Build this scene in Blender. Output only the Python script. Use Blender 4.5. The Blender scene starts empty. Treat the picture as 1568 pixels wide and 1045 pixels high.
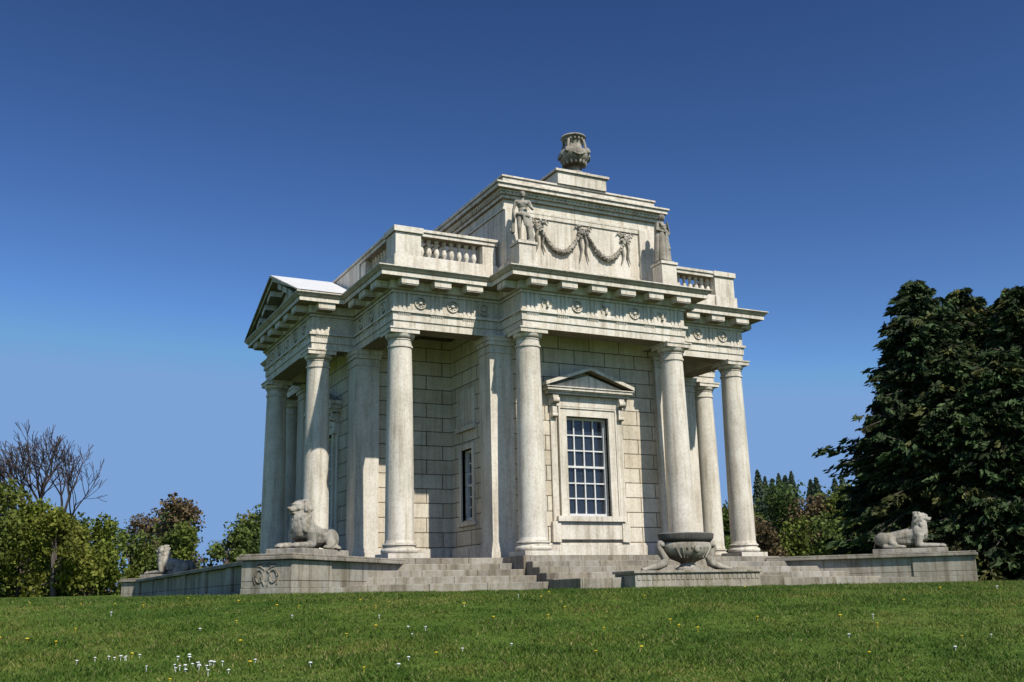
import bpy, bmesh, math, random
import numpy as np
from mathutils import Matrix, Vector
random.seed(7); rng=np.random.default_rng(11)
sc=bpy.context.scene
# ---------------- measures (metres) ----------------
a,b,c=5.7,2.425,7.04
H,HC,HP=6.19,7.76,9.17
CAM=np.array([-15.608,-31.898,-1.009]); YAW,PITCH,ROLL=27.05,13.777,-1.38
FH=np.array([math.sin(math.radians(YAW)),math.cos(math.radians(YAW))]); RH=np.array([FH[1],-FH[0]])
def tl(t,l): return CAM[0]+FH[0]*t+RH[0]*l, CAM[1]+FH[1]*t+RH[1]*l
def ground_tl(t,l):
    t=np.asarray(t,float); l=np.asarray(l,float)
    base=-.89-.006*np.clip(l,-16,16)
    drop=.15*np.logaddexp(0,(17.5-t)/1.5)
    drop=2.4*np.tanh(drop/2.4*1.15)
    far=np.clip(t-34,0,120)*.0155/(1+np.exp(l/14))
    und=.035*np.sin(t*.31+l*.17)*np.sin(l*.23+1.3)*np.clip((19-t)/8,0,1)
    return base-drop+far+und
# ---------------- materials ----------------
def newmat(n):
    m=bpy.data.materials.new(n);m.use_nodes=True
    nt=m.node_tree;return m,nt,nt.nodes['Principled BSDF']
def N(nt,t,**k):
    n=nt.nodes.new(t)
    for kk,v in k.items(): setattr(n,kk,v)
    return n
def noise(nt,vec,scale,detail=5,rough=.6):
    n=N(nt,'ShaderNodeTexNoise');n.inputs['Scale'].default_value=scale;n.inputs['Detail'].default_value=detail;n.inputs['Roughness'].default_value=rough
    nt.links.new(vec,n.inputs['Vector']);return n
def ramp(nt,fac,stops):
    r=N(nt,'ShaderNodeValToRGB');e=r.color_ramp.elements
    while len(e)<len(stops): e.new(.5)
    for i,(p,col) in enumerate(stops): e[i].position=p;e[i].color=(*col,1)
    nt.links.new(fac,r.inputs['Fac']);return r
def mix(nt,fac,A,B,mode='MIX'):
    m=N(nt,'ShaderNodeMix',data_type='RGBA',blend_type=mode)
    for s,v in ((m.inputs[0],fac),(m.inputs[6],A),(m.inputs[7],B)):
        if hasattr(v,'is_output'): nt.links.new(v,s)
        elif isinstance(v,(int,float)): s.default_value=v
        else: s.default_value=(*v,1)
    return m.outputs[2]
def stone(name,light,dark,brick=None,dirt=.5,rough=.85,soot=(.2,.19,.165)):
    m,nt,p=newmat(name);tc=N(nt,'ShaderNodeTexCoord');o=tc.outputs['Object']
    n1=noise(nt,o,.9,6,.65);r1=ramp(nt,n1.outputs['Fac'],[(.36,dark),(.57,light)])
    mp=N(nt,'ShaderNodeMapping');mp.inputs['Scale'].default_value=(4.5,4.5,.3);nt.links.new(o,mp.inputs['Vector'])
    n2=noise(nt,mp.outputs[0],1.3,6,.7);r2=ramp(nt,n2.outputs['Fac'],[(.36,(.50,.455,.385)),(.46,(.84,.80,.73)),(.55,(1,1,1))])
    col=mix(nt,dirt,r1.outputs[0],r2.outputs[0],'MULTIPLY')
    n3=noise(nt,o,14,6,.7);r3=ramp(nt,n3.outputs['Fac'],[(.34,(.74,.72,.68)),(.53,(1,1,1))])
    col=mix(nt,.75,col,r3.outputs[0],'MULTIPLY')
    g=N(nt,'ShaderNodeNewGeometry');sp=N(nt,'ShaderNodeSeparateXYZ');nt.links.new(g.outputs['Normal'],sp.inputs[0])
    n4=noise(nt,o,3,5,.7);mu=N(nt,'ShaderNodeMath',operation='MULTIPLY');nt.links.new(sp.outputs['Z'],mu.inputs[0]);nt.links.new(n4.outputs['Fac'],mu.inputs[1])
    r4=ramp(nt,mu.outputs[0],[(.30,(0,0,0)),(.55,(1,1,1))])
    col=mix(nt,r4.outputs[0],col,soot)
    # undersides: grime, with extra darkening in the colour to deepen shade under overhangs
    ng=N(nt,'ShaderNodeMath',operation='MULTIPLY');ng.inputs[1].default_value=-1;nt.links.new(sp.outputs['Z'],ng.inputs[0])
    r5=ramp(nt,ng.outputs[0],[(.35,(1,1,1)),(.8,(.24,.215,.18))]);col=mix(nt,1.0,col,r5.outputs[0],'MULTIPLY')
    h=n3.outputs['Fac'];bump=N(nt,'ShaderNodeBump');bump.inputs['Strength'].default_value=.45;bump.inputs['Distance'].default_value=.014
    if brick:
        s=N(nt,'ShaderNodeSeparateXYZ');nt.links.new(o,s.inputs[0]);ad=N(nt,'ShaderNodeMath',operation='ADD');nt.links.new(s.outputs['X'],ad.inputs[0]);nt.links.new(s.outputs['Y'],ad.inputs[1])
        cb=N(nt,'ShaderNodeCombineXYZ');nt.links.new(ad.outputs[0],cb.inputs[0]);nt.links.new(s.outputs['Z'],cb.inputs[1])
        bt=N(nt,'ShaderNodeTexBrick');bt.inputs['Scale'].default_value=1;bt.inputs['Brick Width'].default_value=brick[0];bt.inputs['Row Height'].default_value=brick[1]
        bt.inputs['Mortar Size'].default_value=brick[2];bt.inputs['Mortar Smooth'].default_value=.2
        bt.inputs['Color1'].default_value=(1,1,1,1);bt.inputs['Color2'].default_value=(.82,.785,.72,1);bt.inputs['Mortar'].default_value=(.22,.195,.16,1)
        nt.links.new(cb.outputs[0],bt.inputs['Vector'])
        col=mix(nt,1.0,col,bt.outputs['Color'],'MULTIPLY')
        sb=N(nt,'ShaderNodeMath',operation='SUBTRACT');mm=N(nt,'ShaderNodeMath',operation='MULTIPLY');mm.inputs[1].default_value=2.5
        nt.links.new(bt.outputs['Fac'],mm.inputs[0]);nt.links.new(h,sb.inputs[0]);nt.links.new(mm.outputs[0],sb.inputs[1]);h=sb.outputs[0]
    nt.links.new(h,bump.inputs['Height']);nt.links.new(bump.outputs[0],p.inputs['Normal'])
    nt.links.new(col,p.inputs['Base Color']);p.inputs['Roughness'].default_value=rough
    p.inputs['Specular IOR Level'].default_value=.25
    return m
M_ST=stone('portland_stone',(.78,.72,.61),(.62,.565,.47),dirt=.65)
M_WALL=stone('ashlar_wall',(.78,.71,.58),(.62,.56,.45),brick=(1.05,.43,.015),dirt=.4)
M_CEIL=stone('porch_ceiling_shaded',(.36,.33,.28),(.27,.25,.21),dirt=.6)  # ceiling colour darkened to deepen the shade inside the porches
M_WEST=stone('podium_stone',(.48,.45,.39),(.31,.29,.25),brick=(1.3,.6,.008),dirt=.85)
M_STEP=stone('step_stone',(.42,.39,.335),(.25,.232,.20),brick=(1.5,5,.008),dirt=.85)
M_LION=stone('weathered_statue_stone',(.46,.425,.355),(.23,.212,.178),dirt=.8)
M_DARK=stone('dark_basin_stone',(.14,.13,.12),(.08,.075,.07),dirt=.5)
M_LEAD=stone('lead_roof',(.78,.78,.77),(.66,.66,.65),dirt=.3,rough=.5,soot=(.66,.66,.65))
def plain(n,col,rough=.5):
    m,nt,p=newmat(n);tc=N(nt,'ShaderNodeTexCoord');nn=noise(nt,tc.outputs['Object'],8)
    r=ramp(nt,nn.outputs['Fac'],[(.3,tuple(x*.8 for x in col)),(.7,col)]);nt.links.new(r.outputs[0],p.inputs['Base Color']);p.inputs['Roughness'].default_value=rough;return m
M_WHITE=plain('white_paint',(.80,.79,.76))
M_GLASS=plain('window_glass',(.025,.033,.045),.05)
nt=M_GLASS.node_tree;pb=nt.nodes['Principled BSDF'];pb.inputs['Specular IOR Level'].default_value=.9;tc=N(nt,'ShaderNodeTexCoord');nn=noise(nt,tc.outputs['Object'],2.5,2);bu=N(nt,'ShaderNodeBump');bu.inputs['Strength'].default_value=.2;bu.inputs['Distance'].default_value=.05
nt.links.new(nn.outputs['Fac'],bu.inputs['Height']);nt.links.new(bu.outputs[0],pb.inputs['Normal'])
# ---------------- mesh builder ----------------
class MB:
    def __init__(s): s.v=[];s.f=[];s.m=Matrix.Identity(4)
    def add(s,vs,fs):
        o=len(s.v)
        for p in vs: s.v.append(tuple(s.m@Vector(p)))
        for f in fs: s.f.append(tuple(o+i for i in f))
    def box(s,x0,x1,y0,y1,z0,z1):
        s.add([(x0,y0,z0),(x1,y0,z0),(x1,y1,z0),(x0,y1,z0),(x0,y0,z1),(x1,y0,z1),(x1,y1,z1),(x0,y1,z1)],
              [(3,2,1,0),(4,5,6,7),(0,1,5,4),(1,2,6,5),(2,3,7,6),(3,0,4,7)])
    def prism(s,poly,z0,z1):
        n=len(poly)
        s.add([(x,y,z0) for x,y in poly]+[(x,y,z1) for x,y in poly],
              [tuple(reversed(range(n))),tuple(range(n,2*n))]+[(i,(i+1)%n,n+(i+1)%n,n+i) for i in range(n)])
    def ring(s,o0,o1,i,z0,z1):
        A=outline(o0);B=outline(o1);I=outline(i);n=20
        vs=[(x,y,z0) for x,y in A]+[(x,y,z1) for x,y in B]+[(x,y,z0) for x,y in I]+[(x,y,z1) for x,y in I]
        fs=[]
        for k in range(n):
            j=(k+1)%n
            fs+=[(k,j,n+j,n+k),(n+k,n+j,3*n+j,3*n+k),(2*n+j,2*n+k,3*n+k,3*n+j),(j,k,2*n+k,2*n+j)]
        s.add(vs,fs)
    def lathe(s,cx,cy,prof,seg=24,sx=1,sy=1,cz=0):
        n=len(prof);vs=[];fs=[]
        for r,z in prof:
            for k in range(seg):
                t=2*math.pi*k/seg;vs.append((cx+r*sx*math.cos(t),cy+r*sy*math.sin(t),cz+z))
        for i in range(n-1):
            for k in range(seg):
                j=(k+1)%seg;fs.append((i*seg+k,i*seg+j,(i+1)*seg+j,(i+1)*seg+k))
        fs.append(tuple(reversed(range(seg))));fs.append(tuple((n-1)*seg+k for k in range(seg)))
        s.add(vs,fs)
    def tube(s,pts,rad,seg=8):
        n=len(pts);vs=[];fs=[]
        for i,p in enumerate(pts):
            p=Vector(p);d=(Vector(pts[min(i+1,n-1)])-Vector(pts[max(i-1,0)])).normalized()
            u=d.orthogonal().normalized() if i==0 else (u-d*u.dot(d)).normalized()
            w=d.cross(u);r=rad[i] if isinstance(rad,(list,tuple)) else rad
            for k in range(seg):
                t=2*math.pi*k/seg;vs.append(tuple(p+u*r*math.cos(t)+w*r*math.sin(t)))
        for i in range(n-1):
            for k in range(seg):
                j=(k+1)%seg;fs.append((i*seg+k,i*seg+j,(i+1)*seg+j,(i+1)*seg+k))
        fs.append(tuple(reversed(range(seg))));fs.append(tuple((n-1)*seg+k for k in range(seg)))
        s.add(vs,fs)
    def ball(s,cx,cy,cz,rx,ry=None,rz=None,seg=10):
        ry=ry or rx;rz=rz or rx
        h=max(4,seg//2)
        s.lathe(cx,cy,[(max(.001,math.sin(math.pi*i/h))*1.0,-math.cos(math.pi*i/h)*rz) for i in range(h+1)],seg,rx,ry,cz)
    def obj(s,name,mat,parent=None,smooth=None,bevel=0):
        me=bpy.data.meshes.new(name);me.from_pydata(s.v,[],s.f);me.materials.append(mat)
        ob=bpy.data.objects.new(name,me);sc.collection.objects.link(ob)
        if smooth: 
            me.polygons.foreach_set('use_smooth',[True]*len(me.polygons))
            try: me.set_sharp_from_angle(angle=math.radians(smooth))
            except Exception: pass
        if bevel:
            bv=ob.modifiers.new('bevel','BEVEL');bv.width=bevel;bv.segments=2;bv.limit_method='ANGLE';bv.angle_limit=.8
        if parent: ob.parent=parent
        return ob
def empty(n,loc=(0,0,0)):
    e=bpy.data.objects.new(n,None);e.location=loc;sc.collection.objects.link(e);return e
def outline(o):
    A,B,C=a+o,b+o,c+o
    return [(-A,-A),(-B,-A),(-B,-C),(B,-C),(B,-A),(A,-A),(A,-B),(C,-B),(C,B),(A,B),(A,A),(B,A),(B,C),(-B,C),(-B,A),(-A,A),(-A,B),(-C,B),(-C,-B),(-A,-B)]
def Rz(d): return Matrix.Rotation(math.radians(d),4,'Z')
T=Matrix.Translation
bld=empty('neoclassical_temple')
# ---- columns ----
colpos=[(sx*a,sy*a) for sx in(-1,1) for sy in(-1,1)]+[(sx*b,sy*c) for sx in(-1,1) for sy in(-1,1)]+[(sx*c,sy*b) for sx in(-1,1) for sy in(-1,1)]
mb=MB();mq=MB()
for x,y in colpos:
    mq.box(x-.5,x+.5,y-.5,y+.5,0.002,.13)
    mq.box(x-.42,x+.42,y-.42,y+.42,H-.155,H-.045);mq.box(x-.445,x+.445,y-.445,y+.445,H-.044,H-.003)
    pr=[(.40,.13),(.47,.14),(.495,.18),(.495,.22),(.47,.26),(.44,.275),(.425,.29),(.43,.32),(.455,.34),(.455,.37),(.43,.39),(.405,.40),(.40,.42),(.385,.48)]
    for i in range(13):
        q=i/12;z=.48+q*(5.62-.48);r=.385-(.385-.325)*(q**1.7);pr.append((r,z))
    pr+=[(.325,5.66),(.35,5.67),(.355,5.70),(.35,5.73),(.328,5.74),(.328,5.86),(.345,5.87),(.345,5.90),(.36,5.91),(.39,5.96),(.41,6.01),(.412,6.034)]
    mb.lathe(x,y,pr,36)
mb.obj('column_shafts',M_ST,bld,smooth=40);mq.obj('column_plinths_and_abaci',M_ST,bld)
# ---- entablature ----
mb=MB();I=-.33
mb.ring(.30,.30,I,H,6.40);mb.ring(.33,.33,I,6.40,6.63);mb.ring(.385,.385,I,6.63,6.70);mb.ring(.31,.31,I,6.70,7.18)
mb.ring(.36,.36,I,7.18,7.24);mb.ring(.38,.42,I,7.24,7.28);mb.ring(.42,.42,I,7.28,7.50);mb.ring(.84,.84,I,7.50,7.63);mb.ring(.87,.95,I,7.63,7.73);mb.ring(.955,.955,I,7.73,HC)
mb.obj('entablature',M_ST,bld)
mb=MB();mb.prism(outline(-.30),6.72,6.80);
for s in(-1,1):
    for k in(-1,1):
        mb.box(min(s*3.3,s*5.3),max(s*3.3,s*5.3),k*4.35-.09,k*4.35+.09,6.58,6.718);
        mb.box(s*4.35-.09,s*4.35+.09,min(k*3.3,k*4.25),max(k*3.3,k*4.25),6.60,6.716);mb.box(s*4.35-.09,s*4.35+.09,min(k*4.45,k*5.3),max(k*4.45,k*5.3),6.60,6.716)
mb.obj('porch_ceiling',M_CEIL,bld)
mb=MB();mb.prism(outline(.80),7.735,7.745);mb.obj('flat_roof',M_LEAD,bld)
# mutules, triglyphs, metopes
mu=MB();mo=MB();O0=outline(0);SP=.97
def edgebox(B,P,t,n,s,w,n0,n1,z0,z1):
    cx=P[0]+t[0]*s;cy=P[1]+t[1]*s
    pts=[(cx+t[0]*u+n[0]*v,cy+t[1]*u+n[1]*v) for u,v in((-w,n1),(w,n1),(w,n0),(-w,n0))]
    ar=sum(pts[i][0]*pts[(i+1)%4][1]-pts[(i+1)%4][0]*pts[i][1] for i in range(4))
    if ar<0: pts.reverse()
    B.prism(pts,z0,z1)
for i in range(20):
    p=O0[i];q=O0[(i+1)%20];L=math.dist(p,q);t=((q[0]-p[0])/L,(q[1]-p[1])/L);n=(t[1],-t[0])
    if L>4: ks=[(p,t,k*SP) for k in range(6)]
    else:
        pp=O0[i-1];cr=(p[0]-pp[0])*(q[1]-p[1])-(p[1]-pp[1])*(q[0]-p[0])
        cnt=3 if L>3 else 1
        if cr>0: ks=[(p,t,k*SP) for k in range(cnt)]
        else: ks=[(q,(-t[0],-t[1]),k*SP) for k in range(cnt)]
    for P,tt,s in ks:
        edgebox(mu,P,tt,n,s,.25,.422,.79,7.33,7.497)
        edgebox(mu,P,tt,n,s,.23,.422,.77,7.30,7.329)
        for d in(-.13,0,.13): edgebox(mu,P,tt,n,s+d,.036,.312,.338,6.702,7.178)
        edgebox(mu,P,tt,n,s,.19,.332,.36,6.60,6.629)
        for d in(-.16,-.096,-.032,.032,.096,.16): edgebox(mu,P,tt,n,s+d,.014,.332,.356,6.565,6.599)
    for j in range(len(ks)):
        if j==len(ks)-1 and not L<4: break
        if L<2: break
        P,tt,s=ks[j];s+=SP/2
        cx=P[0]+tt[0]*s+n[0]*.315;cy=P[1]+tt[1]*s+n[1]*.315
        mo.m=Matrix(((tt[0],n[0],0,cx),(tt[1],n[1],0,cy),(0,0,1,6.94),(0,0,0,1)))
        if j%2==1 or L<4:
            mo.tube([(.16*math.cos(x*math.pi/9),.015,.16*math.sin(x*math.pi/9)) for x in range(19)],.024,6);mo.ball(0,.015,0,.06,.05,.06,8)
            for x in range(8): mo.ball(.10*math.cos(x*.785),.012,.10*math.sin(x*.785),.022,.02,.022,6)
        else:
            mo.ball(0,.015,.05,.07,.06,.065,8);mo.ball(0,.015,-.04,.045,.06,.09,8);mo.ball(0,.02,-.11,.045,.05,.03,8)
            for sg in(-1,1):
                mo.tube([(sg*.05,.015,.08),(sg*.11,.02,.09),(sg*.15,.02,.15)],[.024,.02,.008],6)
                mo.tube([(sg*.14,.012,.06),(sg*.17,.012,-.04),(sg*.14,.012,-.13)],[.014,.02,.008],6)
mu.obj('mutules_and_triglyphs',M_ST,bld);mo.obj('metope_reliefs',M_ST,bld,smooth=60)
# ---- walls: greek cross cella ----
W,Q=3.0,5.98
mw=MB();mt=MB();mg=MB();ms=MB();mtr=MB()
def holewall(M,x0,x1,z1,ox0,ox1,oz0,oz1):
    mw.m=M;mw.box(x0,ox0,0,.5,0,z1);mw.box(ox1,x1,0,.5,0,z1);mw.box(ox0,ox1,0,.5,0,oz0);mw.box(ox0,ox1,0,.5,oz1,z1)
def sash(M,x0,x1,z0,z1,nc,nr):
    ms.m=M;mg.m=M
    fw=.06
    ms.box(x0,x0+fw,.14,.23,z0,z1);ms.box(x1-fw,x1,.14,.23,z0,z1)
    ms.box(x0+fw,x1-fw,.14,.23,z0,z0+.09);ms.box(x0+fw,x1-fw,.14,.23,z1-fw,z1)
    zm=(z0+z1)/2;ms.box(x0+fw,x1-fw,.15,.232,zm-.03,zm+.03)
    xs=[x0+fw+(x1-x0-2*fw)*i/nc for i in range(nc+1)]
    for x in xs[1:-1]: ms.box(x-.018,x+.018,.18,.233,z0+.09,z1-fw)
    for h0,h1 in((z0+.09,zm-.03),(zm+.03,z1-fw)):
        zs=[h0+(h1-h0)*j/(nr//2) for j in range(nr//2+1)]
        for z in zs[1:-1]: ms.box(x0+fw,x1-fw,.185,.2335,z-.018,z+.018)
        for i in range(nc):
            for j in range(nr//2):
                e=[random.uniform(-.004,.004) for _ in range(3)];X0,X1,Z0,Z1=xs[i],xs[i+1],zs[j],zs[j+1]
                mg.add([(X0,.238+e[0],Z0),(X1,.238+e[1],Z0),(X1,.238+e[1]+e[2],Z1),(X0,.238+e[0]+e[2],Z1)],[(0,1,2,3)])
for k in range(4):
    M=Rz(90*k)@T((0,-Q,0))
    holewall(M,-W,W,6.73,-.71,.71,1.15,4.02)
    sash(M,-.71,.71,1.15,4.02,4,6)
    mt.m=M
    mt.box(-2.43,2.43,-.10,-.002,0,.34);mt.box(-2.43,2.43,-.06,-.003,.34,.40)
    mt.box(-.93,-.71,-.09,.10,1.15,4.24);mt.box(.71,.93,-.09,.10,1.15,4.24);mt.box(-.71,.71,-.09,.10,4.02,4.24)
    mt.box(-.98,-.93,-.12,-.002,1.15,4.29);mt.box(.93,.98,-.12,-.002,1.15,4.29);mt.box(-.93,.93,-.12,-.002,4.24,4.29)
    mt.box(-1.22,-1.02,-.06,-.002,1.0,4.30);mt.box(1.02,1.22,-.06,-.002,1.0,4.30)
    mt.box(-1.25,1.25,-.10,-.002,4.30,4.62)
    mt.box(-1.12,1.12,-.17,.10,1.0,1.15) ; mt.box(-1.02,1.02,-.08,-.002,.50,.998);mt.box(-1.28,-1.02,-.12,-.002,.42,.998);mt.box(1.02,1.28,-.12,-.002,.42,.998)
    mt.box(-1.38,1.38,-.26,-.002,4.62,4.68);mt.box(-1.44,1.44,-.36,-.002,4.72,4.80);mt.box(-1.40,1.40,-.30,-.002,4.68,4.72);mt.box(-1.48,1.48,-.39,-.002,4.80,4.83)
    for sg in(-1,1):
        x=sg*1.12
        mt.box(x-.09,x+.09,-.24,-.101,4.36,4.61);mt.box(x-.075,x+.075,-.16,-.061,3.98,4.29);
        mtr.m=M;mtr.tube([(x-.10,-.19,4.45),(x+.10,-.19,4.45)],.10,12);mtr.tube([(x-.085,-.12,4.02),(x+.085,-.12,4.02)],.065,12)
    def tri(B,y0,y1,hw,zb,zt):
        B.add([(-hw,y0,zb),(hw,y0,zb),(0,y0,zt),(-hw,y1,zb),(hw,y1,zb),(0,y1,zt)],[(0,1,2),(5,4,3),(0,3,4,1),(1,4,5,2),(2,5,3,0)])
    tri(mt,-.20,-.004,1.36,4.832,5.24)
    for sg in(-1,1):
        n0,ex,up=.39,1.50,.12
        zt=5.24+up+.10;xs=sg*ex
        vs=[(xs,-n0,4.833+up-.11+.0),(0,-n0,zt-.10),(0,-n0,zt),(xs,-n0,4.833+up),(xs,-.003,4.833+up-.11),(0,-.003,zt-.10),(0,-.003,zt),(xs,-.003,4.833+up)]
        fs=[(0,1,2,3),(7,6,5,4),(0,4,5,1),(3,2,6,7),(0,3,7,4)]
        if sg>0: fs=[tuple(reversed(f)) for f in fs]
        mt.add(vs,fs)
    for sg in(-1,1):
        M2=Rz(90*k)@(Rz(-90) if sg<0 else Rz(90))@T((0,-W,0))
        x0,x1=(2.7,5.48) if sg<0 else(-5.48,-2.7)
        if k%2==0:
            cx=4.15 if sg<0 else -4.15
            holewall(M2,x0,x1,6.73,cx-.38,cx+.38,1.15,3.2);sash(M2,cx-.38,cx+.38,1.15,3.2,2,6)
            mt.m=M2
            mt.box(cx-.52,cx-.38,-.05,.1,1.1,3.36);mt.box(cx+.38,cx+.52,-.05,.1,1.1,3.36);mt.box(cx-.38,cx+.38,-.05,.1,3.2,3.36);mt.box(cx-.6,cx+.6,-.09,.1,.98,1.10)
            mt.box(cx-.6,cx+.6,-.045,-.002,3.9,5.0);mt.box(cx-.66,cx+.66,-.10,-.002,3.75,3.9)
        else:
            mw.m=M2;mw.box(x0,x1,0,.5,0,6.73)
        mt.m=M2;mt.box(min(x0,x1) if sg>0 else 3.1,-3.1 if sg>0 else x1-.1,-.08,-.003,0,.38)
mw.obj('ashlar_walls',M_WALL,bld);mt.obj('window_surrounds_and_plinths',M_ST,bld,bevel=.006);mtr.obj('window_consoles',M_ST,bld,smooth=40)
mg.obj('window_glass',M_GLASS,bld);ms.obj('sash_frames',M_WHITE,bld)
ma=MB()
for k in range(4):
    ma.m=Rz(90*k)
    for sg in(-1,1):
        x=sg*2.80;y=-5.75;h=.36
        for e_,z0,z1 in((0,.40,5.70),(.09,0.002,.16),(.06,.16,.29),(.03,.29,.40),(.03,5.70,5.75),(.005,5.75,5.92),(.05,5.92,6.04),(.08,6.04,6.15),(.10,6.15,H-.004)):
            ma.box(x-h-e_,x+h+e_,y-h-e_,y+h+e_,z0,z1)
ma.obj('antae',M_ST,bld)
# ---- parapets and balustrades ----
mp=MB();mbl=MB();OA=5.92
prof=[(.055,8.36),(.07,8.37),(.07,8.41),(.045,8.43),(.05,8.46),(.08,8.53),(.085,8.58),(.07,8.65),(.045,8.74),(.04,8.80),(.06,8.82),(.06,8.85),(.045,8.86),(.065,8.90),(.065,8.95)]
for k in range(4):
    mp.m=Rz(90*k)
    for sg in(-1,1):
        def bx(x0,x1,y0,y1,z0,z1): mp.box(min(sg*x0,sg*x1),max(sg*x0,sg*x1),y0,y1,z0,z1)
        bx(2.745,5.15,-OA+.02,-OA+.52,7.75,8.36);bx(2.745,5.15,-OA+.0,-OA+.54,8.95,9.06);bx(2.745,5.15,-OA-.04,-OA+.58,9.06,9.15)
        bx(2.80,3.22,-OA+.04,-OA+.50,8.36,8.95)
        mbl.m=Rz(90*k)
        for j in range(8): mbl.lathe(sg*(3.40+j*.235),-OA+.27,prof,10)
    mp.box(-OA,-5.15,-OA-.001,-5.15,7.75,9.0);mp.box(-OA-.06,-5.10,-OA-.06,-5.10,9.0,9.17);mp.box(-OA-.05,-5.12,-OA-.05,-5.12,7.75,8.32)
    if k%2==1: mp.box(-2.74,2.74,-OA+.01,-OA+.50,7.75,9.07);mp.box(-2.74,2.74,-OA-.03,-OA+.55,9.07,9.16)
mp.obj('parapet',M_ST,bld,bevel=.01);mbl.obj('balusters',M_ST,bld,smooth=50)
# ---- attic ----
mb=MB();AX,AY=2.66,6.22
mb.box(-AX,AX,-AY,AY,7.75,10.36)
mb.box(-AX-.09,AX+.09,-AY-.09,AY+.09,7.75,8.30)
mb.box(-AX-.05,AX+.05,-AY-.05,AY+.05,10.02,10.10);mb.box(-AX-.10,AX+.10,-AY-.10,AY+.10,10.36,10.46)
mb.box(-AX-.16,AX+.16,-AY-.16,AY+.16,10.46,10.54);mb.box(-AX-.32,AX+.32,-AY-.32,AY+.32,10.60,10.72);mb.box(-AX-.20,AX+.20,-AY-.20,AY+.20,10.54,10.60)
mb.box(-AX-.37,AX+.37,-AY-.37,AY+.37,10.72,10.78)
mb.box(-AX-.03,AX+.03,-AY-.03,AY+.03,10.78,11.05);mb.box(-AX-.07,AX+.07,-AY-.07,AY+.07,11.05,11.11)
for sg in(-1,1):
    y0,y1=sorted((sg*6.34,sg*5.3));mb.box(-.86,.86,y0,y1,11.112,11.50);y0,y1=sorted((sg*6.40,sg*5.24));mb.box(-.95,.95,y0,y1,11.50,11.58)
    y0,y1=sorted((sg*6.30,sg*AY+sg*.002))
    for s2 in(-1,1):
        x0,x1=sorted((s2*2.66,s2*2.02));mb.box(x0,x1,y0,y1,8.30,10.02)
    mb.box(-2.02,2.02,min(sg*6.26,sg*6.222),max(sg*6.26,sg*6.222),9.90,10.02);mb.box(-2.02,2.02,min(sg*6.26,sg*6.222),max(sg*6.26,sg*6.222),8.30,8.44)
for k in range(2):
    mb.m=Rz(180*k)
    n=40
    for j in range(n): x=-AX-.08+(2*AX+.16)*(j+.5)/n;mb.box(x-.04,x+.04,-AY-.195,-AY-.162,10.47,10.538)
    for j in range(90): y=-AY-.05+(2*AY+.1)*(j+.5)/90;mb.box(-AX-.195,-AX-.162,y-.04,y+.04,10.47,10.538)
mb.m=Matrix.Identity(4)
mb.box(-1.0,1.0,-1.0,1.0,11.0,11.55)
for sg in(-1,1):
    for sy in(-1,1):
        x=sg*2.43;y=sy*6.95;mb.box(x-.27,x+.27,y-.25,y+.25,7.75,8.68);mb.box(x-.31,x+.31,y-.29,y+.29,8.68,8.76);mb.box(x-.31,x+.31,y-.29,y+.29,7.75,8.10)
mb.obj('attic_storey',M_ST,bld,bevel=.008)
# garlands
mb=MB()
def swag(x0,x1,zt,zb,y,r):
    pts=[];rr=[]
    for i in range(25):
        q=i/24;pts.append((x0+(x1-x0)*q,y,zb+(zt-zb)*(2*q-1)**2));rr.append(r*(.55+.45*math.sin(math.pi*q)))
    mb.tube(pts,rr,8)
    for (px,py,pz),r_ in zip(pts,rr):
        for _ in range(6):
            an=random.uniform(0,math.pi*2);mb.ball(px+random.uniform(-.03,.03),py-abs(math.sin(an))*r_*.9,pz+math.cos(an)*r_*.9,random.uniform(.02,.045),seg=6)
for sg in(-1,1):
    mb.m=Rz(0 if sg<0 else 180);y=-6.27
    swag(-1.50,-.12,9.62,8.92,y,.085);swag(.12,1.50,9.62,8.92,y,.085)
    for x,s in((-1.5,1),(0,1.25),(1.5,1)):
        for _ in range(34):
            an=random.uniform(0,6.28);rd=random.uniform(0,.19*s);mb.ball(x+rd*math.cos(an),y-.015,9.68+rd*math.sin(an),random.uniform(.03,.055),seg=6)
        for s2 in(-1,1):
            mb.tube([(x+s2*.05,y,9.6),(x+s2*.12,y-.01,9.35),(x+s2*.07,y,9.1),(x+s2*.15,y-.01,8.85 if x else 8.75)],[.03,.045,.035,.015],6)
            mb.tube([(x+s2*.08,y,9.75),(x+s2*.22,y-.01,9.86),(x+s2*.3,y,9.78)],[.03,.03,.014],6)
mb.obj('garlands',M_LION,bld,smooth=60)
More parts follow.
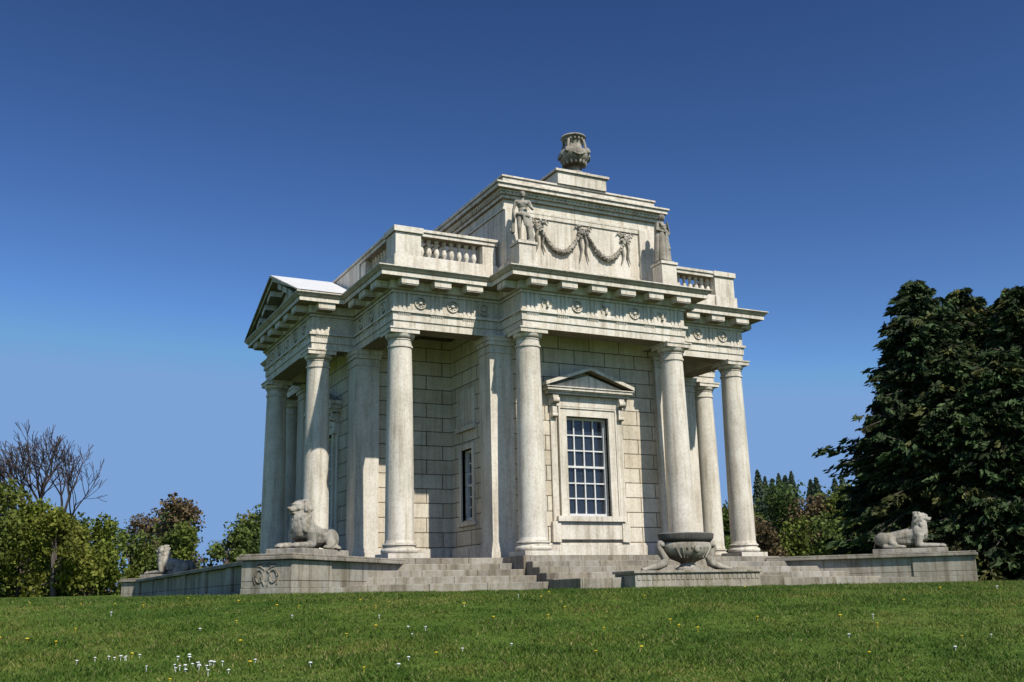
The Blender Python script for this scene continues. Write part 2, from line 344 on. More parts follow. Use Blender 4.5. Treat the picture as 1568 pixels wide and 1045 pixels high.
# ---- side pediments ----
mb=MB()
for k in(1,3):
    mb.m=Rz(90*k)
    y0=-(c+.34);hw=b+.95
    mb.add([(-hw+.2,y0,HC),(hw-.2,y0,HC),(0,y0,HP-.15),(-hw+.2,-5.5,HC),(hw-.2,-5.5,HC),(0,-5.5,HP-.15)],[(0,1,2),(5,4,3),(0,3,4,1),(1,4,5,2),(2,5,3,0)])
    for sg in(-1,1):
        for (yo,d0,d1) in((-(c+.95),0,.07),(-(c+.86),.07,.20),(-(c+.44),.20,.42)):
            x=sg*(hw)
            def pt(f,yy,d):
                return (x*(1-f),yy,HC+.02+(HP-HC-.02)*f-d)
            vs=[pt(0,yo,d1),pt(1,yo,d1),pt(1,yo,d0),pt(0,yo,d0),pt(0,-5.45,d1),pt(1,-5.45,d1),pt(1,-5.45,d0),pt(0,-5.45,d0)]
            vs=[(X,Y,max(Z,HC+.001)) for X,Y,Z in vs]
            fs=[(0,1,2,3),(7,6,5,4),(0,4,5,1),(3,2,6,7),(0,3,7,4)]
            if sg>0: fs=[tuple(reversed(f)) for f in fs]
            mb.add(vs,fs)
        for j in range(4):
            f=.2+.2*j
            X=sg*hw*(1-f);Z=HC+.02+(HP-HC-.02)*f-.2
            sl=(HP-HC)/hw*sg*-1
            vs=[]
            for yy in(-(c+.80),-(c+.442)):
                for dx,dzz in((-.22,-.17),(.22,-.17),(.22,0),(-.22,0)): vs.append((X+dx,yy,Z+dx*sl+dzz))
            mb.add(vs,[(0,1,2,3),(7,6,5,4),(0,4,5,1),(3,2,6,7),(0,3,7,4),(1,5,6,2)])
mb.obj('side_pediments',M_ST,bld)
mb=MB()
for k in(1,3):
    mb.m=Rz(90*k);hw=b+.95;y0=-(c+.93);zz=.006
    mb.add([(-hw-.02,y0,HC+.02+zz),(0,y0,HP+zz),(0,-5.45,HP+zz),(-hw-.02,-5.45,HC+.02+zz)],[(0,3,2,1)]);mb.add([(hw+.02,y0,HC+.02+zz),(0,y0,HP+zz),(0,-5.45,HP+zz),(hw+.02,-5.45,HC+.02+zz)],[(0,1,2,3)])
mb.obj('pediment_roofs',M_LEAD,bld)
# ---- podium, steps, walls ----
mb=MB();mb.prism(outline(.62),-1.6,0);mb.obj('stylobate',M_STEP,bld,bevel=.01)
st=MB()
for k in(0,2):
    st.m=Rz(90*k)
    for i in range(5):
        Y=6.45+.6*i;z=-.17*i-.004;st.prism([(-Y,-Y),(Y,-Y),(5,-5),(-5,-5)],-1.6-.01*i,z)
    for i in range(1,5):
        st.box(-2.98,2.98,-(7.66+.36*i),-(7.66+.36*(i-1)),-1.65,-.155*i)
    st.box(-3.05,3.05,-10.5,-9.1,-1.66,-.64)
so=empty('stone_steps');st.obj('treads',M_STEP,so,bevel=.018)
slab=MB();slab.box(-1.85,1.85,-10.98,-10.1,-1.5,-.56);
for j in range(26):
    x=-1.75+j*.14;slab.box(x-.05,x+.05,-10.995,-10.982,-.72,-.60)
slab.box(-1.9,1.9,-11.03,-10.06,-.56,-.50)
slab.obj('basin_plinth',M_WEST,so,bevel=.01)
def wing(sx,sy):
    e=empty('podium_wing_wall')
    ang=math.degrees(math.atan2(sy,sx));m=MB();m.m=Rz(ang)
    m.box(8.8,14.55,-.54,.54,-1.5,-.18);m.box(8.8,14.60,-.60,.60,-1.5,-.74);m.box(12.9,14.60,-.585,.585,-.74,-.19)
    m.obj('wall',M_WEST,e,bevel=.01)
    m=MB();m.m=Rz(ang);m.box(8.75,14.68,-.67,.67,-.18,-.10);m.box(8.75,14.64,-.63,.63,-.10,-.05);m.obj('coping',M_STEP,e,bevel=.015)
    m=MB();m.m=Rz(ang)
    X=14.605
    for sg in(-1,1):
        m.tube([(X,sg*(.16+.09*math.cos(t*.5)),-.50+.13*math.sin(t*.5)) for t in range(13)],.018,6)
        m.tube([(X,sg*.04,-.68),(X,sg*.12,-.5),(X,sg*.03,-.38),(X,sg*.14,-.30)],.018,6)
        m.tube([(X,sg*.25,-.66),(X,sg*.30,-.5),(X,sg*.22,-.36)],.016,6)
    m.tube([(X,-.22,-.27),(X,0,-.235),(X,.22,-.27)],.018,6);m.tube([(X,-.2,-.31),(X,0,-.28),(X,.2,-.31)],.012,6)
    for j in range(5): m.ball(X,-.16+.08*j,-.245,.022,seg=6)
    m.obj('carved_cipher',M_STEP,e,smooth=60)
for sx in(-1,1):
    for sy in(-1,1): wing(sx,sy)
for sx in(-1,1):
    e=empty('area_wall');m=MB()
    xs=sorted((sx*9.75,sx*10.15));m.box(xs[0],xs[1],-9.6,9.6,-1.5,-.20)
    xs2=sorted((sx*9.70,sx*10.22))
    for j in range(7):
        y=-9.3+j*3.1;m.box(xs2[0],xs2[1],y-.3,y+.3,-1.5,-.201)
    m.box(xs2[0]+.01,xs2[1]-.01,-9.5,9.5,-1.5,-.78);m.obj('wall',M_WEST,e,bevel=.01)
    m=MB();m.box(sorted((sx*9.6,sx*10.30))[0],sorted((sx*9.6,sx*10.30))[1],-9.7,9.7,-.20,-.105);m.obj('coping',M_STEP,e,bevel=.012)
# ---------------- sculpted figures (voxel union -> one surface) ----------------
def sculpt(name,prims,voxel,mat,loc,rotz,scale=1,smooth=6,parent=None):
    m=MB()
    for p in prims:
        if p[0]=='e': m.ball(*p[1],*p[2],seg=16)
        else:
            A,B,r0,r1=Vector(p[1]),Vector(p[2]),p[3],p[4];n=max(3,int((B-A).length/(min(r0,r1)*.35))+1)
            for i in range(n+1):
                q=i/n;P=A.lerp(B,q);r=r0+(r1-r0)*q;m.ball(P.x,P.y,P.z,r,seg=12)
    ob=m.obj(name,mat,parent)
    rm=ob.modifiers.new('remesh','REMESH');rm.mode='VOXEL';rm.voxel_size=voxel;rm.use_smooth_shade=True
    s=ob.modifiers.new('smooth','SMOOTH');s.factor=.5;s.iterations=smooth
    ob.location=loc;ob.rotation_euler=(0,0,math.radians(rotz));ob.scale=(scale,)*3
    return ob
def lion_prims(turn):
    P=[];E=lambda c,r:P.append(('e',c,r));C=lambda p,q,r0,r1:P.append(('c',p,q,r0,r1))
    C((-.60,0,.27),(.20,0,.40),.20,.23);E((-.15,0,.24),(.5,.20,.19))
    E((-.68,0,.28),(.24,.23,.22))
    for s in(-1,1):
        E((-.60,s*.21,.25),(.27,.13,.23));C((-.45,s*.28,.17),(-.34,s*.31,.09),.12,.08);C((-.66,s*.31,.07),(-.24,s*.33,.06),.07,.06);E((-.17,s*.33,.055),(.11,.08,.055))
        E((.30,s*.16,.42),(.17,.12,.25));C((.33,s*.20,.36),(.28,s*.22,.12),.12,.10);C((.30,s*.21,.09),(.82,s*.18,.07),.085,.068);E((.90,s*.18,.065),(.12,.085,.065))
        for k in range(4): E((.98,s*.18-.054+.036*k,.05),(.045,.02,.038))
    C((.30,0,.36),(.36,0,.72),.22,.20);E((.44,0,.48),(.14,.17,.28));E((.36,0,.70),(.21,.23,.22))
    ca,sa=math.cos(turn),math.sin(turn)
    def HE(c,r):
        x,y,z=c;E((.38+(x*ca-y*sa),(x*sa+y*ca),z),r)
    HE((-.02,0,.85),(.17,.22,.20));HE((.08,0,.89),(.15,.135,.145));HE((.20,0,.84),(.12,.095,.075));HE((.19,0,.765),(.09,.07,.042))
    HE((.31,0,.87),(.03,.045,.025));HE((.14,0,.95),(.11,.05,.045))
    for s in(-1,1):
        HE((.17,s*.065,.955),(.04,.045,.02));HE((.24,s*.05,.815),(.06,.045,.036));HE((-.01,s*.15,1.0),(.03,.045,.05));HE((.10,s*.095,.86),(.07,.05,.055))
    r=random.Random(3)
    for i in range(110):
        th=r.uniform(0,6.28);z=.82+math.sin(th)*.20;y=math.cos(th)*.215
        HE((-.03+r.uniform(-.12,.06),y,z),(.035,.024,.055))
    for _ in range(80):
        th=r.uniform(-1.5,1.5);z=r.uniform(.40,.72);E((.36+.21*math.cos(th)*.9,.23*math.sin(th),z),(.032,.026,.065))
    C((-.88,0,.20),(-.93,.18,.07),.035,.03);C((-.93,.18,.05),(-.6,.43,.04),.03,.03);E((-.5,.44,.05),(.09,.05,.045))
    return P
for sx,sy,tn in((-1,-1,-.5),(1,-1,.0),(-1,1,.0),(1,1,0)):
    e=empty('lion_statue',(sx*9.08,sy*9.08,-.05));e.rotation_euler=(0,0,math.atan2(sy,sx))
    m=MB();m.box(-1.0,1.08,-.45,.45,0.0,.13);m.obj('plinth',M_LION,e,bevel=.015)
    sculpt('lion_body',lion_prims(tn),.015,M_LION,(0.02,0,.12),0,1.02,parent=e,smooth=2)
def figure(kind):
    P=[];E=lambda c,r:P.append(('e',c,r));C=lambda p,q,r0,r1:P.append(('c',p,q,r0,r1))
    C((-.09,0,.82),(-.11,-.05,.45),.105,.065);C((-.11,-.05,.45),(-.11,.0,.09),.068,.04);E((-.11,-.06,.035),(.045,.12,.035))
    C((.09,0,.82),(.13,-.12,.46),.10,.065);C((.13,-.12,.46),(.17,.04,.10),.066,.04);E((.17,-.01,.035),(.045,.12,.035))
    E((0,0,.86),(.17,.12,.13));E((.01,0,1.0),(.135,.10,.14));E((0,-.01,1.17),(.17,.115,.15));C((-.18,0,1.27),(.18,0,1.25),.065,.065)
    for s in(-1,1): E((s*.075,-.09,1.19),(.07,.045,.055))
    C((0,0,1.28),(.01,-.01,1.40),.055,.05);E((.01,-.02,1.49),(.082,.098,.115));E((.01,-.115,1.48),(.014,.022,.025));E((.01,.02,1.53),(.095,.105,.09));E((.01,-.085,1.425),(.035,.03,.03))
    for s in(-1,1): E((.01+s*.085,0,1.485),(.015,.022,.03))
    def arm(S,L,Hn):
        C(S,L,.055,.042);C(L,Hn,.043,.028);E(Hn,(.035,.03,.04));d=(Vector(Hn)-Vector(L)).normalized();u=Vector((0,0,1)).cross(d).normalized() if abs(d.z)<.9 else Vector((1,0,0))
        for k in range(4):
            o=Vector(Hn)+u*(-.025+.017*k);C(tuple(o),tuple(o+d*(.07+.01*(k in(1,2)))),.011,.009)
        C(Hn,tuple(Vector(Hn)+u*.045+d*.03),.012,.010)
    if kind==0:
        arm((.2,0,1.25),(.30,-.02,1.02),(.16,-.17,1.10));arm((-.2,0,1.27),(-.27,.02,1.0),(-.24,-.06,.76))
        C((.22,.1,0),(.20,.09,.78),.12,.09);C((-.26,.02,.98),(-.30,.06,.35),.05,.07);C((-.2,.04,.85),(.18,.06,.8),.08,.08)
        C((-.15,-.09,.86),(.16,-.09,.78),.05,.06);C((.02,-.12,.8),(.05,-.12,.5),.05,.03)
    else:
        arm((.2,0,1.25),(.27,-.05,1.02),(.07,-.16,1.26));arm((-.2,0,1.27),(-.28,-.02,1.03),(-.05,-.16,.98))
        for k in range(9):
            x=-.2+.05*k;C((x*.7,-.05-.03*(k%2),.95),(x*1.05,-.06-.05*(k%2),.06),.055,.06)
        C((-.16,.06,1.2),(-.2,.09,.05),.1,.12);C((.16,.06,1.2),(.2,.09,.05),.1,.12);C((-.18,-.06,1.27),(.16,-.1,.95),.05,.06);C((0,.07,1.3),(0,.1,.1),.1,.15)
    return P
for x,y,k,rz in((-2.43,-6.95,0,-25),(2.43,-6.95,1,15),(-2.43,6.95,1,180),(2.43,6.95,0,180)):
    e=empty('classical_statue',(x,y,8.76));m=MB();m.box(-.24,.24,-.2,.2,0,.06);m.obj('base',M_LION,e,bevel=.01)
    sculpt('figure',figure(k),.014,M_LION,(0,0,.05),rz,.97,smooth=3,parent=e)
# ---- urn(s) ----
for sy in(-1,1):
    e=empty('stone_urn',(0,sy*5.9,11.58));e.scale=(1.06,1.06,1.12);m=MB()
    m.box(-.32,.32,-.32,.32,0,.08)
    m.lathe(0,0,[(.28,.08),(.29,.12),(.2,.16),(.14,.2),(.14,.27),(.20,.31),(.30,.38),(.40,.48),(.46,.60),(.46,.68),(.41,.76),(.32,.82),(.27,.86),(.25,.92),(.25,1.0),(.28,1.08),(.35,1.14),(.38,1.18),(.36,1.22),(.26,1.23),(.20,1.27),(.001,1.30)],32)
    for q in range(16):
        t=q*math.pi/8;cs,sn=math.cos(t),math.sin(t);m.ball(.33*cs,.33*sn,.43,.05,.05,.11,8)
        m.ball(.31*cs,.31*sn,1.10,.035,.035,.06,8)
    for q in range(4):
        t=q*math.pi/2+.6;cs,sn=math.cos(t),math.sin(t);m.ball(.43*cs,.43*sn,.70,.09,.09,.11,10);m.ball(.50*cs,.50*sn,.67,.04,.04,.05,8)
        m.tube([(.38*cs,.38*sn,.78),(.37*cs,.37*sn,.90),(.33*cs,.33*sn,1.03),(.30*cs,.30*sn,1.08)],[.04,.04,.04,.04],8)
        t+=math.pi/4;m.tube([(.45*math.cos(t+d),.45*math.sin(t+d),.64-.10*math.cos(d*3.5)) for d in(-.4,-.2,0,.2,.4)],.035,8)
    m.obj('urn_body',M_LION,e,smooth=60)
# ---- basin ----
e=empty('stone_basin',(0,-10.52,-.50));m=MB()
m.lathe(0,0,[(.34,0),(.35,.05),(.24,.1),(.19,.16),(.24,.2),(.44,.27),(.60,.38),(.68,.50),(.70,.60),(.66,.67)],32,1.0,.60);m.obj('bowl',M_LION,e,smooth=50)
m=MB();m.lathe(0,0,[(.62,.67),(.70,.70),(.76,.77),(.78,.88),(.72,.90),(.66,.88),(.6,.74),(.3,.55),(.001,.5)],32,1.0,.60);m.obj('rim',M_DARK,e,smooth=50)
m=MB()
for sg in(-1,1):
    m.tube([(sg*x,0,z) for x,z in((.66,.70),(.78,.66),(.82,.55),(.76,.42),(.66,.30),(.70,.18),(.88,.11),(1.12,.06),(1.35,.03))],[.05,.07,.08,.09,.10,.11,.10,.07,.04],10)
    m.ball(sg*.76,0,.62,.09,.12,.09,10)
m.obj('scroll_supports',M_LION,e,smooth=60)
m=MB()
for j in range(9):
    x=-.52+.13*j;m.tube([(x,-.42*math.sqrt(max(.05,1-(x/.70)**2))*.97,.55),(x*.7,-.26,.30)],[.035,.02],6)
m.ball(0,-.42,.5,.09,.05,.1,10);m.obj('gadroons',M_LION,e,smooth=60)
# ---------------- numpy mesh helper ----------------
def npmesh(name,V,F,mat,cols=None,parent=None,smooth=False):
    me=bpy.data.meshes.new(name);V=np.asarray(V,np.float32);F=np.asarray(F,np.int32);k=F.shape[1]
    me.vertices.add(len(V));me.vertices.foreach_set('co',V.ravel());me.loops.add(F.size);me.loops.foreach_set('vertex_index',F.ravel())
    me.polygons.add(len(F));me.polygons.foreach_set('loop_start',np.arange(0,F.size,k,dtype=np.int32))
    me.update(calc_edges=True);me.validate()
    if cols is not None:
        at=me.color_attributes.new('Col','FLOAT_COLOR','POINT');at.data.foreach_set('color',np.asarray(cols,np.float32).ravel())
    if smooth: me.polygons.foreach_set('use_smooth',[True]*len(F))
    me.materials.append(mat);ob=bpy.data.objects.new(name,me);sc.collection.objects.link(ob)
    if parent: ob.parent=parent
    return ob
# ---------------- ground ----------------
m,nt,p=newmat('lawn');tc=N(nt,'ShaderNodeTexCoord');o=tc.outputs['Object']
n1=noise(nt,o,.35,6,.6);r1=ramp(nt,n1.outputs['Fac'],[(.3,(.070,.125,.020)),(.5,(.098,.160,.026)),(.7,(.145,.180,.045))])
n2=noise(nt,o,7,6,.7);r2=ramp(nt,n2.outputs['Fac'],[(.35,(.6,.6,.5)),(.6,(1.1,1.1,1.0))])
n3=noise(nt,o,60,4,.7);r3=ramp(nt,n3.outputs['Fac'],[(.35,(.55,.55,.5)),(.62,(1.1,1.15,1.05))])
cc=mix(nt,.8,r1.outputs[0],r2.outputs[0],'MULTIPLY');cc=mix(nt,.8,cc,r3.outputs[0],'MULTIPLY')
nt.links.new(cc,p.inputs['Base Color']);p.inputs['Roughness'].default_value=.95;p.inputs['Specular IOR Level'].default_value=.1
bu=N(nt,'ShaderNodeBump');bu.inputs['Strength'].default_value=.5;bu.inputs['Distance'].default_value=.03;nt.links.new(n3.outputs['Fac'],bu.inputs['Height']);nt.links.new(bu.outputs[0],p.inputs['Normal'])
M_LAWN=m
ts=np.concatenate([np.linspace(-80,-4,14),np.linspace(-2,34,100),np.linspace(36,160,50),np.geomspace(170,3000,14)])
ls=np.concatenate([-np.geomspace(3000,45,14),np.linspace(-42,42,110),np.geomspace(45,3000,14)])
TT,LL=np.meshgrid(ts,ls,indexing='ij');Z=ground_tl(TT,LL);X=CAM[0]+FH[0]*TT+RH[0]*LL;Y=CAM[1]+FH[1]*TT+RH[1]*LL
ins=(np.abs(X)<9.3)&(np.abs(Y)<9.3);Z=np.where(ins,np.minimum(Z,-1.0),Z)
V=np.stack([X,Y,Z],-1).reshape(-1,3);nT,nL=TT.shape
ii,jj=np.meshgrid(np.arange(nT-1),np.arange(nL-1),indexing='ij');q=(ii*nL+jj).ravel();F=np.stack([q,q+1,q+nL+1,q+nL],1)[:,::-1]
npmesh('ground',V,F,M_LAWN,smooth=True)
m,nt,p=newmat('grass_blade');g=N(nt,'ShaderNodeNewGeometry');r=ramp(nt,g.outputs['Random Per Island'],[(0,(.055,.110,.015)),(.5,(.105,.180,.026)),(.85,(.165,.220,.042)),(1,(.34,.30,.14))])
tc=N(nt,'ShaderNodeTexCoord');n1=noise(nt,tc.outputs['Object'],.7,7,.7);r1=ramp(nt,n1.outputs['Fac'],[(.36,(.55,.70,.5)),(.5,(.95,.95,.9)),(.63,(1.4,1.10,1.15))])
cc=mix(nt,1,r.outputs[0],r1.outputs[0],'MULTIPLY');nt.links.new(cc,p.inputs['Base Color']);p.inputs['Roughness'].default_value=.7;p.inputs['Specular IOR Level'].default_value=.2
tb=N(nt,'ShaderNodeBsdfTranslucent');nt.links.new(cc,tb.inputs['Color']);mx=N(nt,'ShaderNodeMixShader');mx.inputs[0].default_value=.3
nt.links.new(p.outputs[0],mx.inputs[1]);nt.links.new(tb.outputs[0],mx.inputs[2]);nt.links.new(mx.outputs[0],nt.nodes['Material Output'].inputs['Surface'])
M_BL=m
NB=300000
t=8+12.5*rng.random(NB)**1.15;l=(rng.random(NB)*2-1)*(.56*t+1.2)
x=CAM[0]+FH[0]*t+RH[0]*l;y=CAM[1]+FH[1]*t+RH[1]*l;z=ground_tl(t,l)
keep=~((np.abs(x)<9)&(y>-9.2))&~((np.abs(x)<3.1)&(y>-11.1));t,l,x,y,z=t[keep],l[keep],x[keep],y[keep],z[keep];NB=len(x)
clump=.45+.9*(np.sin(x*2.1+np.sin(y*1.7)*2)*np.sin(y*2.3+np.sin(x*1.3)*2)*.5+.5)+.35*np.sin(x*7.3+np.sin(y*6.1)*2)*np.sin(y*8.7+np.sin(x*5.3)*2)
h=(.015+.032*rng.random(NB))*np.clip(clump,.3,2);an=rng.random(NB)*6.283;w=.006+.005*rng.random(NB);le=rng.normal(0,.8,(NB,2))*h[:,None]
P0=np.stack([x-np.cos(an)*w,y-np.sin(an)*w,z-.005],1);P1=np.stack([x+np.cos(an)*w,y+np.sin(an)*w,z-.005],1);P2=np.stack([x+le[:,0],y+le[:,1],z+h],1)
V=np.stack([P0,P1,P2],1).reshape(-1,3);F=np.arange(NB*3).reshape(-1,3);npmesh('lawn_grass',V,F,M_BL)
def flowers(name,col,pts,rad):
    mm=MB()
    for t_,l_ in pts:
        X,Y=tl(t_,l_);Zg=float(ground_tl(t_,l_));r=rad*random.uniform(.7,1.2);hh=random.uniform(.03,.055)
        mm.tube([(X,Y,Zg),(X,Y,Zg+hh)],.003,4);mm.ball(X,Y,Zg+hh+.004,r,r,r*.45,8)
    mm.obj(name,plain(name+'_petals',col,.7))
dp=[(10.5+random.gauss(0,.2),-3.15+random.gauss(0,.2)) for _ in range(18)]+[(11.2,-4.2+random.gauss(0,.1)) for _ in range(6)]+[(11.1,-3.5),(11,-3.35)]
for _ in range(14):
    t_=random.uniform(9.5,16);dp.append((t_,random.uniform(-.5,-.05)*t_))
for _ in range(9):
    t_=random.uniform(11,18);dp.append((t_,random.uniform(-.1,.45)*t_))
flowers('daisy_flowers',(.85,.85,.85),dp,.018)
yp=[]
for _ in range(46):
    t_=random.uniform(9.3,18.5);yp.append((t_,random.uniform(-.5,.5)*t_))
flowers('dandelion_flowers',(.75,.55,.02),yp,.020)
# ---------------- foliage ----------------
def leafmat(name,tr=.25):
    m,nt,p=newmat(name);at=N(nt,'ShaderNodeAttribute',attribute_name='Col');g=N(nt,'ShaderNodeNewGeometry')
    r=ramp(nt,g.outputs['Random Per Island'],[(0,(.55,.55,.5)),(1,(1.35,1.3,1.2))])
    cc=mix(nt,1,at.outputs['Color'],r.outputs[0],'MULTIPLY');nt.links.new(cc,p.inputs['Base Color']);p.inputs['Roughness'].default_value=.7;p.inputs['Specular IOR Level'].default_value=.2
    tb=N(nt,'ShaderNodeBsdfTranslucent');nt.links.new(cc,tb.inputs['Color']);ms_=N(nt,'ShaderNodeMixShader');ms_.inputs[0].default_value=tr
    out=nt.nodes['Material Output'];nt.links.new(p.outputs[0],ms_.inputs[1]);nt.links.new(tb.outputs[0],ms_.inputs[2]);nt.links.new(ms_.outputs[0],out.inputs['Surface'])
    return m
M_LEAF=leafmat('leaves');M_CON=leafmat('conifer_needles',.1)
M_BARK=plain('bark',(.13,.10,.085),.9)
def leafquads(C,size,asp=1.0,dirv=None,jit=.35):
    n=len(C);u=rng.normal(size=(n,3));
    if dirv is not None: u=dirv+u*jit
    u/=np.linalg.norm(u,axis=1)[:,None];w=rng.normal(size=(n,3));v=np.cross(u,w);v/=np.linalg.norm(v,axis=1)[:,None]
    s=size*(.6+.8*rng.random(n));u=u*s[:,None]*asp;v=v*s[:,None]
    V=np.stack([C-u*.5,C+v*.32,C+u*.5,C-v*.32],1).reshape(-1,3);return V,np.arange(n*4).reshape(-1,4)
allV=[];allC=[]
trunks=MB()
def crown(x,y,z0,h,rad,col,n,size,dens=.5,low=.22):
    k=random.randint(9,14);per=n//k
    trunks.tube([(x,y,z0-.3),(x+random.uniform(-.2,.2),y,z0+h*.45),(x,y,z0+h*.85)],[.16,.11,.03],6)
    for i in range(k):
        f=(i+random.random())/k;ang=random.uniform(0,6.28);zz=z0+h*(low+(.92-low)*f);rr=rad*(1-.75*abs(f-.35))*random.uniform(.3,.8)
        cx,cy=x+rr*math.cos(ang),y+rr*math.sin(ang);br=rad*random.uniform(.32,.5)
        trunks.tube([(x,y,z0+h*.3*(.5+f)),(cx,cy,zz)],[.07,.02],5)
        d=rng.normal(size=(per,3));d/=np.linalg.norm(d,axis=1)[:,None];R=br*(rng.random(per)**dens)*(1+.25*np.sin(d[:,0]*5+i)*np.sin(d[:,2]*6))
        C=np.array([cx,cy,zz])+d*R[:,None]*np.array([1,1,random.uniform(.8,1.2)])
        C[:,2]=np.maximum(C[:,2],z0+.05)
        V,_=leafquads(C,size);allV.append(V);br_=random.uniform(.75,1.2);allC.append(np.tile(np.array([*(np.array(col)*br_),1]),(len(V),1)))
pal=[(.10,.145,.028),(.13,.165,.032),(.075,.12,.03),(.15,.155,.045),(.11,.15,.038),(.16,.12,.065),(.085,.13,.026)]
def hid(l,t_): return -16<l*80/t_<15
l=-66
while l<62:
    t_=random.uniform(78,92);X,Y=tl(t_,l);zb=float(ground_tl(t_,l));hh=random.uniform(6.0,7.3)
    crown(X,Y,zb,hh-zb*.6,random.uniform(2.3,3.2),random.choice(pal),700 if hid(l,t_) else 3800,.29)
    l+=random.uniform(1.8,2.4)
l=-60
while l<60:
    t_=random.uniform(70,75);X,Y=tl(t_,l);zb=float(ground_tl(t_,l));crown(X,Y,zb-.2,random.uniform(3.0,4.9),2.1,random.choice(pal),500 if hid(l,t_) else 2600,.26,.5,.05);l+=random.uniform(1.4,2.0)
for px,t_,hh,col in((15,62,6.5,(.17,.21,.03)),(70,60,5.4,(.18,.20,.035)),(120,63,4.9,(.14,.18,.03)),(-40,60,7,(.14,.17,.035))):
    l=(px-784)/1592*.97*t_;X,Y=tl(t_,l);crown(X,Y,float(ground_tl(t_,l)),hh-.6,2.6,col,5600,.24,.5,.1)
V=np.concatenate(allV);C=np.concatenate(allC);e=empty('distant_tree_row');npmesh('tree_row_leaves',V,np.arange(len(V)).reshape(-1,4),M_LEAF,C,e);trunks.obj('tree_row_trunks',M_BARK,e)
allV=[];allC=[];trunks=MB()
for px in(1165,1176,1187,1198,1208,1218,1247,1256,1285,1297):
    t_=random.uniform(125,150);l=(px-784)/1592*.97*t_;X,Y=tl(t_,l);z0=float(ground_tl(t_,l));h=14.4*t_/137*random.uniform(.93,1.05)
    n=2600;f=rng.random(n);r_=1.25*np.sin(np.pi*np.clip(f,.02,1)**.7)**.7*(rng.random(n)**.5);an=rng.random(n)*6.283
    Cc=np.stack([X+r_*np.cos(an),Y+r_*np.sin(an),z0+f*h],1);V,_=leafquads(Cc,.45);allV.append(V);allC.append(np.tile(np.array([.12,.16,.11,1]),(len(V),1)));trunks.tube([(X,Y,z0),(X,Y,z0+h*.8)],[.2,.05],6)
V=np.concatenate(allV);C=np.concatenate(allC);e=empty('distant_poplar_row');npmesh('poplar_leaves',V,np.arange(len(V)).reshape(-1,4),M_LEAF,C,e);trunks.obj('poplar_trunks',M_BARK,e)
# conifers: tiered, drooping sprays with upturned tips
def conifer(px,t_,top,rad,n_br,lean=0,col=(.042,.070,.026),pw=.74):
    l=(px-784)/1592*.97*t_;X,Y=tl(t_,l);z0=float(ground_tl(t_,l));h=top-z0
    e=empty('conifer_tree');tk=MB();tk.tube([(X,Y,z0-.3),(X+lean*.5,Y,z0+h*.5),(X+lean,Y,z0+h*.99)],[.32,.2,.03],8)
    Vs=[];Cs=[]
    lob=np.array([[random.uniform(.60,1.18) for _ in range(9)] for _ in range(13)])
    for i in range(n_br):
        f=.04+.955*random.random()**.9
        pr=((1-f)/.78)**pw if f>.22 else .80+.20*f/.22
        ang=random.uniform(0,6.283)
        L=rad*pr*random.uniform(.6,1.1)*lob[int(f*13)%13][int(ang/6.284*9)%9]+.22
        rise=random.uniform(.25,.65)*(1 if f>.3 else .6)
        P0=np.array([X+lean*f,Y,z0+h*f]);dx=np.array([math.cos(ang),math.sin(ang),0]);side=np.array([-dx[1],dx[0],0])
        zz=lambda q:L*(rise*q-.66*q*q+.22*q**5)
        nsp=int(4+7*L/rad)
        g=random.uniform(.45,1.6);wr=1.8 if random.random()<.15 else 1
        for j in range(nsp):
            s=min(1,.2+.8*(j+random.random())/nsp);sl=(.20+.55*(1-s)+.15)*min(1.2,.35+L/4)*random.uniform(.7,1.2);sg=random.choice((-1,1))
            dd=dx*random.uniform(.5,1.0)+side*sg*random.uniform(.2,.9) if s<.93 else dx
            dd=dd/np.linalg.norm(dd);m_=8
            q=rng.random(m_);C=P0+dx*(s*L)+np.array([0,0,zz(s)])+dd*(q*sl)[:,None];C[:,2]-=.45*sl*q**1.5+np.abs(rng.normal(0,.05,m_));C+=rng.normal(0,.045,(m_,3))
            V,_=leafquads(C,.20,1.9,dd[None,:]+np.array([0,0,-.45])[None,:]+0*C,.32);Vs.append(V);Cs.append(np.tile(np.array([col[0]*g*wr,col[1]*g*(1.2 if wr>1 else 1),col[2]*g,1]),(len(V),1)))
        tk.tube([tuple(P0),tuple(P0+dx*L*.5+np.array([0,0,zz(.5)])),tuple(P0+dx*L*.92+np.array([0,0,zz(.92)]))],[.05,.03,.008],4)
    V=np.concatenate(Vs);C=np.concatenate(Cs);npmesh('foliage',V,np.arange(len(V)).reshape(-1,4),M_CON,C,e);tk.obj('trunk',M_BARK,e)
conifer(1446,48,13.2,5.2,880)
conifer(1524,51,13.6,4.9,820,0,(.056,.082,.026),.68)
conifer(1608,47,12.5,5.0,820)
conifer(1376,50,7.6,3.0,360)
conifer(1492,46,9.3,4.0,440,0,(.050,.078,.028),.6)
conifer(1568,45,9.0,3.8,420,0,(.040,.068,.024),.6)
conifer(1670,53,13.5,5,450)
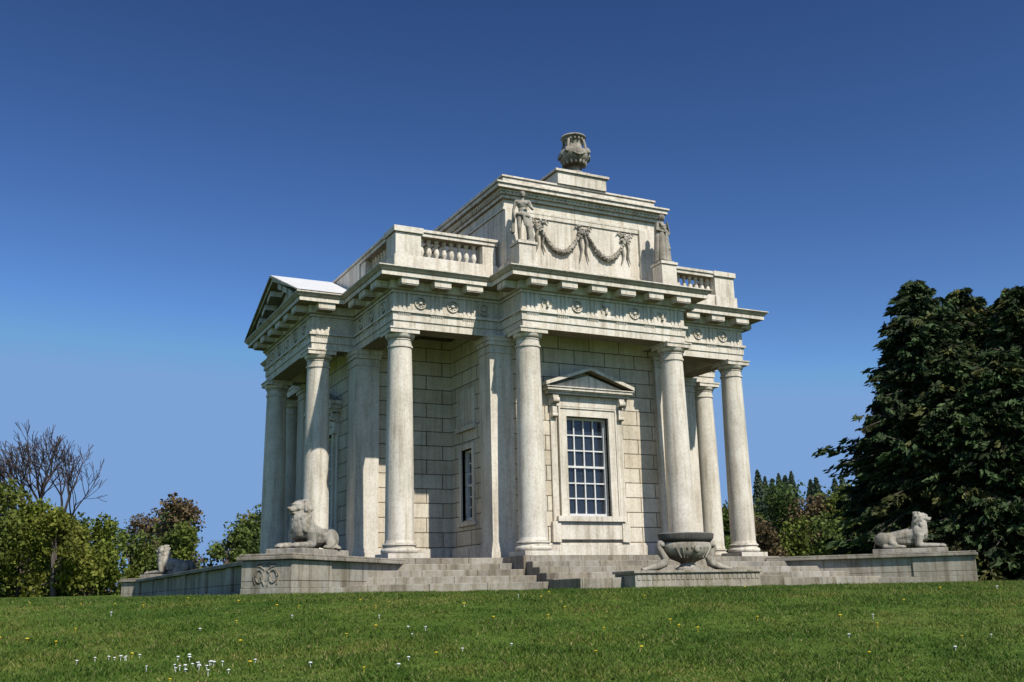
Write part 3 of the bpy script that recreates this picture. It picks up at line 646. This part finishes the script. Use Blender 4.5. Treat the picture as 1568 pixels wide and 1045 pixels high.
# bare tree
bt=MB();rb=random.Random(5)
def branch(P,D,L,r,lev):
    P=Vector(P);D=Vector(D).normalized();pts=[P];rr=[r];n=3 if lev<4 else 2
    for i in range(n):
        D=(D+Vector((rb.gauss(0,.12),rb.gauss(0,.12),rb.gauss(.06,.08)))).normalized();P=P+D*L/n;pts.append(P.copy());rr.append(max(.022,r*(1-.35*(i+1)/n)))
    bt.tube([tuple(p) for p in pts],rr,6 if lev<2 else 3)
    if lev>=6: return
    nb=5 if lev==0 else 3
    for j in range(nb):
        ax=D.orthogonal().normalized();ax.rotate(Matrix.Rotation(j*6.28/nb+rb.uniform(-.6,.6),3,D));an=rb.uniform(.25,.7) if j else rb.uniform(.05,.2);nd=(D*math.cos(an)+ax*math.sin(an))
        q=rb.uniform(.55,1) if j else 1;k=min(n-1,int(q*n));pp=pts[k].lerp(pts[k+1],q*n-k)
        branch(pp,nd,L*rb.uniform(.64,.82),rr[-1]*.82,lev+1)
t_=81;l=(78-784)/1592*.97*t_;X,Y=tl(t_,l);z0=float(ground_tl(t_,l))
branch((X,Y,z0-.2),(0,0,1),4.1,.48,0)
bt.obj('bare_tree',plain('twig_bark',(.085,.062,.055),.9))
# ---------------- light, world, camera ----------------
EL,AZ=48,11
sd=Vector((math.sin(math.radians(AZ))*math.cos(math.radians(EL)),-math.cos(math.radians(AZ))*math.cos(math.radians(EL)),math.sin(math.radians(EL))))
L=bpy.data.lights.new('sun','SUN');L.energy=5.0;L.angle=math.radians(.5);L.color=(1,.955,.88);lo=bpy.data.objects.new('sun',L);sc.collection.objects.link(lo);lo.rotation_euler=sd.to_track_quat('Z','Y').to_euler();lo.location=(0,0,40)
w=bpy.data.worlds.new('World');sc.world=w;w.use_nodes=True;nt=w.node_tree;bg=nt.nodes['Background'];sk=N(nt,'ShaderNodeTexSky',sky_type='NISHITA');sk.sun_disc=False;sk.sun_elevation=math.radians(EL);sk.sun_rotation=math.radians(180-AZ);sk.air_density=1.0;sk.dust_density=.3;sk.ozone_density=3.0
gm=N(nt,'ShaderNodeGamma');gm.inputs[1].default_value=1.9;nt.links.new(sk.outputs[0],gm.inputs[0])
cap=mix(nt,1.0,gm.outputs[0],(6.0,12.0,24.5),'DARKEN')
scl=mix(nt,1.0,cap,(.53,.475,.43),'MULTIPLY')
nt.links.new(scl,bg.inputs['Color']);bg.inputs['Strength'].default_value=.064
cd=bpy.data.cameras.new('camera');co=bpy.data.objects.new('camera',cd);sc.collection.objects.link(co);cd.sensor_width=36;cd.lens=36*1592.27/1568;cd.clip_end=6000
y_,p_,r_=map(math.radians,(YAW,PITCH,ROLL))
Fv=Vector((math.sin(y_)*math.cos(p_),math.cos(y_)*math.cos(p_),math.sin(p_)));Rv=Vector((math.cos(y_),-math.sin(y_),0));Uv=Rv.cross(Fv)
R2=Rv*math.cos(r_)+Uv*math.sin(r_);U2=-Rv*math.sin(r_)+Uv*math.cos(r_)
mt4=Matrix((R2,U2,-Fv)).transposed().to_4x4();mt4.translation=Vector(CAM);co.matrix_world=mt4
sc.camera=co
sc.view_settings.view_transform='Standard';sc.view_settings.look='None';sc.view_settings.exposure=0
